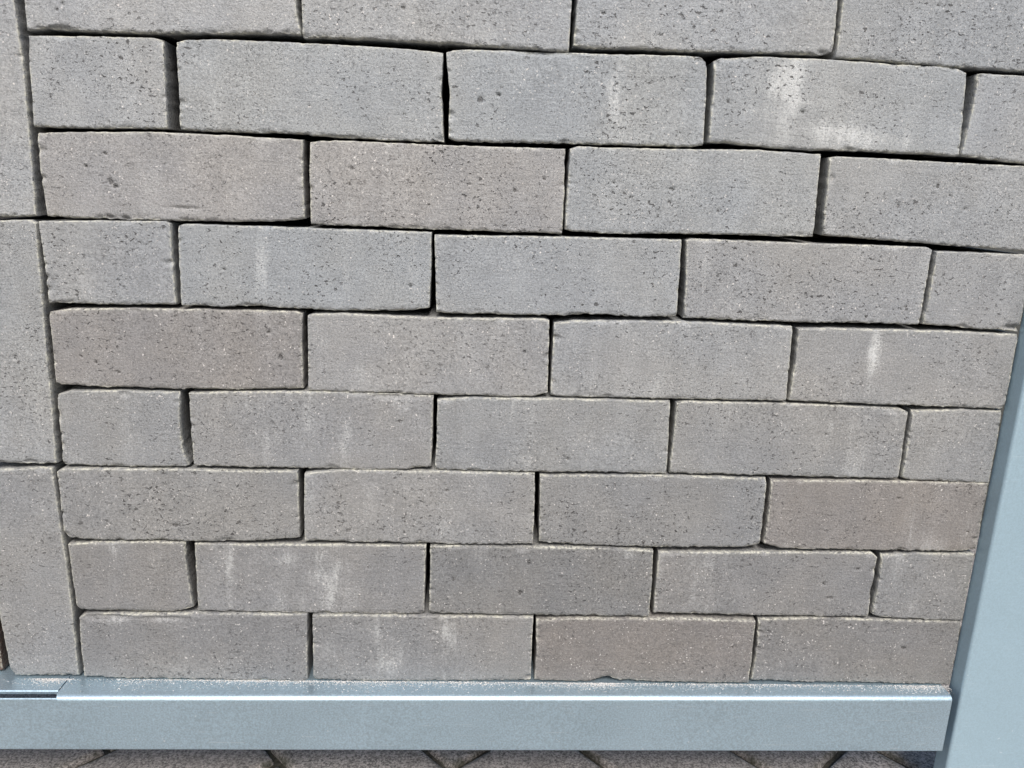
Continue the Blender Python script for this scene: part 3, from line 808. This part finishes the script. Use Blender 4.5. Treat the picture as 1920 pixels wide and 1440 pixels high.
def make_brick(key, T, B, Lf, Rt, seed, y0=0.0, depth=92.0):
    T, B, Lf, Rt = [np.array(a, float) for a in (T, B, Lf, Rt)]
    W = 0.5 * (abs(T[-1, 0] - T[0, 0]) + abs(B[-1, 0] - B[0, 0]))
    H = 0.5 * (abs(Lf[0, 1] - Lf[-1, 1]) + abs(Rt[0, 1] - Rt[-1, 1]))
    s, t = edge_samples(W), edge_samples(H)
    ns, nt = len(s), len(t)
    up = key.startswith('S')
    eT, eB = resample(T, s, 0), resample(B, s, 0)
    eL, eR = resample(Lf, t, 1), resample(Rt, t, 1)
    win_s, win_t = np.minimum(1, np.minimum(s, 1 - s) * W / 4), np.minimum(1, np.minimum(t, 1 - t) * H / 4)
    # sawn or moulded arrises: top and ends fairly clean, the lower bed torn
    rb = 1.25 if not up else 0.7
    eT[:, 1] += (noise1(s * W, seed, 0.45, 5) + noise1(s * W, seed + 50, 0.25, 24)) * win_s
    eB[:, 1] += (noise1(s * W, seed + 1, rb * 0.55, 3.2) + noise1(s * W, seed + 51, rb * 0.5, 14)) * win_s
    eL[:, 0] += (noise1(t * H, seed + 2, 0.5, 5) + noise1(t * H, seed + 52, 0.25, 20)) * win_t
    eR[:, 0] += (noise1(t * H, seed + 3, 0.5, 5) + noise1(t * H, seed + 53, 0.25, 20)) * win_t
    S, TT = s[None, :, None], t[:, None, None]
    P = (1 - TT) * eT[None] + TT * eB[None] + (1 - S) * eL[:, None] + S * eR[:, None] \
        - ((1 - S) * (1 - TT) * eT[0] + S * (1 - TT) * eT[-1] + (1 - S) * TT * eB[0] + S * TT * eB[-1])
    U, Z = P[..., 0], P[..., 1]
    dL = (s * W)[None, :] + 0 * U; dR = ((1 - s) * W)[None, :] + 0 * U
    dT = (t * H)[:, None] + 0 * U; dB = ((1 - t) * H)[:, None] + 0 * U

    def rnd_edge(d, along, r0, r1, sd):
        r = r0 + (r1 - r0) * np.clip(fbm(along / 11.0, along * 0 + sd * 1.3, sd, 3) * 1.9 + 0.5, 0, 1)
        x = np.clip((r - d) / r, 0, 1)
        return r * (1 - np.sqrt(np.maximum(1 - x * x, 0.0)))
    yT = rnd_edge(dT, dL, 0.3, 1.1, seed + 5)
    yB = rnd_edge(dB, dL, 0.4, 1.7, seed + 6)
    yL = rnd_edge(dL, dT, 0.3, 1.0, seed + 7)
    yR = rnd_edge(dR, dT, 0.3, 1.0, seed + 8)
    Y = np.sqrt(yT ** 2 + yB ** 2 + yL ** 2 + yR ** 2)
    dmin = np.minimum(np.minimum(dL, dR), np.minimum(dT, dB))
    band = 1.2 + 3.6 * np.clip(fbm(U / 17.0, U * 0 + seed * 0.7, seed + 31, 3) * 2.4 + 0.25, 0, 1)
    crumb = np.clip(fbm(U / 1.9, Z / 1.9, seed + 30, 3) * 2 + 0.55, 0, 1.3)
    Y = Y + np.clip(1 - dB / band, 0, 1) * crumb * 1.5
    # small breaks along the arrises
    r_ = random.Random(seed * 13 + 5)
    chips = []
    for k in range(int((W + H) / 6.5)):
        e = r_.random()
        q = r_.random()
        ra = r_.uniform(1.0, 3.2) * (1.5 if r_.random() < 0.15 else 1)
        if e < 0.5: i, j = nt - 1, int(q * (ns - 1))
        elif e < 0.72: i, j = 0, int(q * (ns - 1))
        elif e < 0.86: i, j = int(q * (nt - 1)), 0
        else: i, j = int(q * (nt - 1)), ns - 1
        chips.append((U[i, j], Z[i, j], ra * r_.uniform(1.0, 2.0), ra * r_.uniform(0.5, 1.0), ra * r_.uniform(0.35, 0.8)))
    for ci, cj in ((0, 0), (0, ns - 1), (nt - 1, 0), (nt - 1, ns - 1)):      # knocked corners
        if r_.random() < 0.42:
            ra = r_.uniform(2.0, 5.0)
            chips.append((U[ci, cj], Z[ci, cj], ra * r_.uniform(0.8, 1.6), ra * r_.uniform(0.7, 1.3), ra * r_.uniform(0.5, 0.9)))
    for k in range(r_.choice((0, 0, 1, 1, 2))):                               # larger spalls on the beds
        jj = r_.randrange(8, ns - 8)
        ii = nt - 1 if r_.random() < 0.65 else 0
        ra = r_.uniform(3.0, 6.5)
        chips.append((U[ii, jj], Z[ii, jj], ra * r_.uniform(1.0, 2.4), ra * r_.uniform(0.35, 0.65), r_.uniform(1.0, 2.6)))
    umin, umax, zmin, zmax = U.min(), U.max(), Z.min(), Z.max()
    for c in CHIPS:
        if umin - 1 <= c[0] <= umax + 1 and zmin - 1 <= c[1] <= zmax + 1: chips.append(c)
    wob = fbm(U / 2.6, Z / 2.6, seed + 11, 3)
    for cu, cz, ru, rz, dp in chips:
        rr = np.sqrt(((U - cu) / ru) ** 2 + ((Z - cz) / rz) ** 2) + wob * 0.7
        Y = np.maximum(Y, dp * np.clip(1.25 * (1 - rr), 0, 1) * (1 + 0.5 * wob)) 
    # hand of the press: gentle warp, dragged skin
    Y = Y + fbm(U / 60, Z / 45, seed + 20, 2) * 0.8 + fbm(U / 12, Z / 8, seed + 21, 3) * 0.42 + fbm(U / 2.6, Z / 2.6, seed + 22, 2) * 0.22
    # pits
    pit = np.zeros_like(Y)
    pits = []
    for k in range(r_.randint(4, 11)):
        pr_ = r_.uniform(0.4, 0.85)
        pits.append((r_.uniform(umin + 6, umax - 6), r_.uniform(zmin + 6, zmax - 6), pr_ * r_.uniform(1, 1.7), pr_, r_.uniform(0.5, 1.3)))
    for c in PITS:
        if umin + 2 <= c[0] <= umax - 2 and zmin + 2 <= c[1] <= zmax - 2: pits.append(c)
    for cu, cz, ru, rz, dp in pits:
        ru, rz = ru * 0.85, rz * 0.8
        rr = np.sqrt(((U - cu) / ru) ** 2 + ((Z - cz) / rz) ** 2) + wob * 0.9
        a = np.clip(1.6 * (1.1 - rr), 0, 1)
        Y = Y + dp * a
        pit = np.maximum(pit, a)
    # slight seat of its own in the wall
    Y = Y + y0 + (U - 0.5 * (umin + umax)) * r_.uniform(-.006, .006) + (Z - 0.5 * (zmin + zmax)) * r_.uniform(-.012, .012)
    verts = np.stack([U, Y, Z], -1).reshape(-1, 3)
    ring = [i for i in range(ns)] + [j * ns + ns - 1 for j in range(1, nt)] + [(nt - 1) * ns + i for i in range(ns - 2, -1, -1)] + [j * ns for j in range(nt - 2, 0, -1)]
    n0 = len(verts)
    R_ = len(ring)
    base = verts[ring]
    cen = base.mean(0)
    layers = []
    for dy, shr in ((3.0, -0.25), (12.0, 0.1), (depth, 0.35)):
        l = base.copy()
        l[:, 1] = dy + 2.2 if dy < depth else depth
        l[:, 1] = np.maximum(l[:, 1], base[:, 1] + 0.4)
        dirn = np.sign(l[:, [0, 2]] - cen[[0, 2]])
        l[:, [0, 2]] -= dirn * shr
        layers.append(l)
    verts = np.vstack([verts] + layers)
    f = [(j * ns + i, (j + 1) * ns + i, (j + 1) * ns + i + 1, j * ns + i + 1) for j in range(nt - 1) for i in range(ns - 1)]
    prev = ring
    for k in range(3):
        cur = [n0 + k * R_ + i for i in range(R_)]
        f += [(prev[i], prev[(i + 1) % R_], cur[(i + 1) % R_], cur[i]) for i in range(R_)]
        prev = cur
    f.append(tuple(prev))
    ob = mesh_object('brick', verts * MM, f, M_BRICK, wall, origin=(cen[0] * MM, 0.045, zmin * MM))
    # salt bloom, arris and pit masks
    eff = np.zeros_like(U)
    for bu, bz, hw, hh, st in BLOOM:
        if umin - 2 <= bu <= umax + 2 and zmin - 2 <= bz <= zmax + 2:
            wv = fbm(Z / 9.0, U * 0 + bu, int(bu) + 3, 3) * hw * 1.3
            eff = np.maximum(eff, st * np.exp(-(((U - bu - wv) / (hw * 1.15)) ** 2) - ((Z - bz) / (hh * 1.2)) ** 2))
    eff += 0.50 * np.clip(fbm(U / 17, Z / 130, seed + 40, 3) * 2.4 - 0.08, 0, 1) + 0.25 * np.clip(fbm(U / 40, Z / 30, seed + 41, 3) * 2.2, 0, 1)
    rim = np.exp(-np.maximum(dmin - 0.3, 0) / 0.65)
    pad = np.zeros(3 * R_)
    for nm, arr, tail in (('efflorescence', eff, pad), ('rim', rim, pad + 0.15), ('pit', pit * 0.8, pad)):
        a = ob.data.attributes.new(nm, 'FLOAT', 'POINT')
        a.data.foreach_set('value', np.concatenate([arr.reshape(-1), tail]).astype(np.float32))
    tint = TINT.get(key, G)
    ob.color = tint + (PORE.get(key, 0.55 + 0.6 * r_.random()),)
    return ob


YOFF = {'0a': -1.0, '0b': -1.0, '0c': -1.0, '0d': -0.3, 'S0': 0.8, 'S1': -0.4}
PORE = {'2b': 1.25, '2c': 1.1, '3a': 1.3, '3b': 1.25, '3c': 1.1, '3d': 1.2, '0a': 0.6, '0b': 0.7, '1a': 1.0, '1b': 0.8, '4a': 0.9, '4c': 0.9, '5a': 1.2, '5d': 0.8, '5c': 0.6, '6a': 1.3, '6c': 1.1, '7b': 0.5, '7e': 0.6, '8a': 0.7, '8b': 0.5, '8c': 0.6, '6d': 0.8, 'S0': 0.5, 'S1': 0.9}
seed = 100
for key, (T, B, Lf, Rt) in BRICKS.items():
    seed += 7
    r2 = random.Random(seed)
    ob = make_brick(key, T, B, Lf, Rt, seed, y0=YOFF.get(key, r2.uniform(-0.7, 0.7)))
    if key.startswith('S'):
        ob['label'] = 'grey brick standing on end'

# a red-brown brick of the next sample, set back beside the lowest upright brick
# (only its dark edge shows at the left border)
nb = make_brick('S9', [(-137, 326), (-78, 326)], [(-137, 129), (-78, 129)], [(-137, 326), (-137, 129)], [(-78, 326), (-78, 129)], 977, y0=9.0)
nb.color = (0.085, 0.052, 0.040, 1.0)
nb['label'] = 'red-brown brick set back in shadow at the left border'

# ------------------------------------------------------------------ grit on the ledge
gr = random.Random(21)
V = []; F = []
OCT = [(1, 0, 0), (-1, 0, 0), (0, 1, 0), (0, -1, 0), (0, 0, 1), (0, 0, -1)]
OF = [(0, 2, 4), (2, 1, 4), (1, 3, 4), (3, 0, 4), (2, 0, 5), (1, 2, 5), (3, 1, 5), (0, 3, 5)]


def grain(u, y, r):
    z = zledge(u) + r * 0.45
    k = len(V)
    for a, b, c in OCT:
        q = r * gr.uniform(0.65, 1.2)
        V.append(((u + a * q) * MM, (y + b * q) * MM, (z + c * q * 0.8) * MM))
    F.extend(tuple(i + k for i in f) for f in OF)


heaps = [(-30, 9, 2.6), (250, 60, 2.0), (345, 40, 1.6), (425, 26, 2.2), (470, 10, 2.6), (540, 60, 1.6), (640, 60, 1.6), (775, 18, 3.6), (100, 40, 1.0), (180, 40, 1.5)]
for k in range(15000):
    if gr.random() < 0.55:
        h = gr.choice(heaps)
        u = gr.gauss(h[0], h[1]); depth = gr.expovariate(1.0 / h[2])
    else:
        u = gr.uniform(-90, 800); depth = gr.expovariate(1.0 / 6.5)
        if gr.random() > 0.35 + 0.65 * (0.5 + 0.5 * math.sin(u / 23.0) * math.sin(u / 61.0 + 1.0)) ** 2: continue
        if u < 30 and gr.random() < 0.7: continue
    if not -110 < u < 801: continue
    y = -0.2 - depth
    if y < yfront(u) + 4.6 or (u < -10 and y < yfront(u) + 10): continue
    grain(u, y, gr.choice((0.2, 0.25, 0.3, 0.36, 0.45, 0.6)) * gr.uniform(0.8, 1.15))
grit = mesh_object('sand_grains', V, F, M_SAND, smooth=False)
tag(grit, 'pale sand grains spilled along the steel ledge under the bricks', 'sand', kind='stuff')
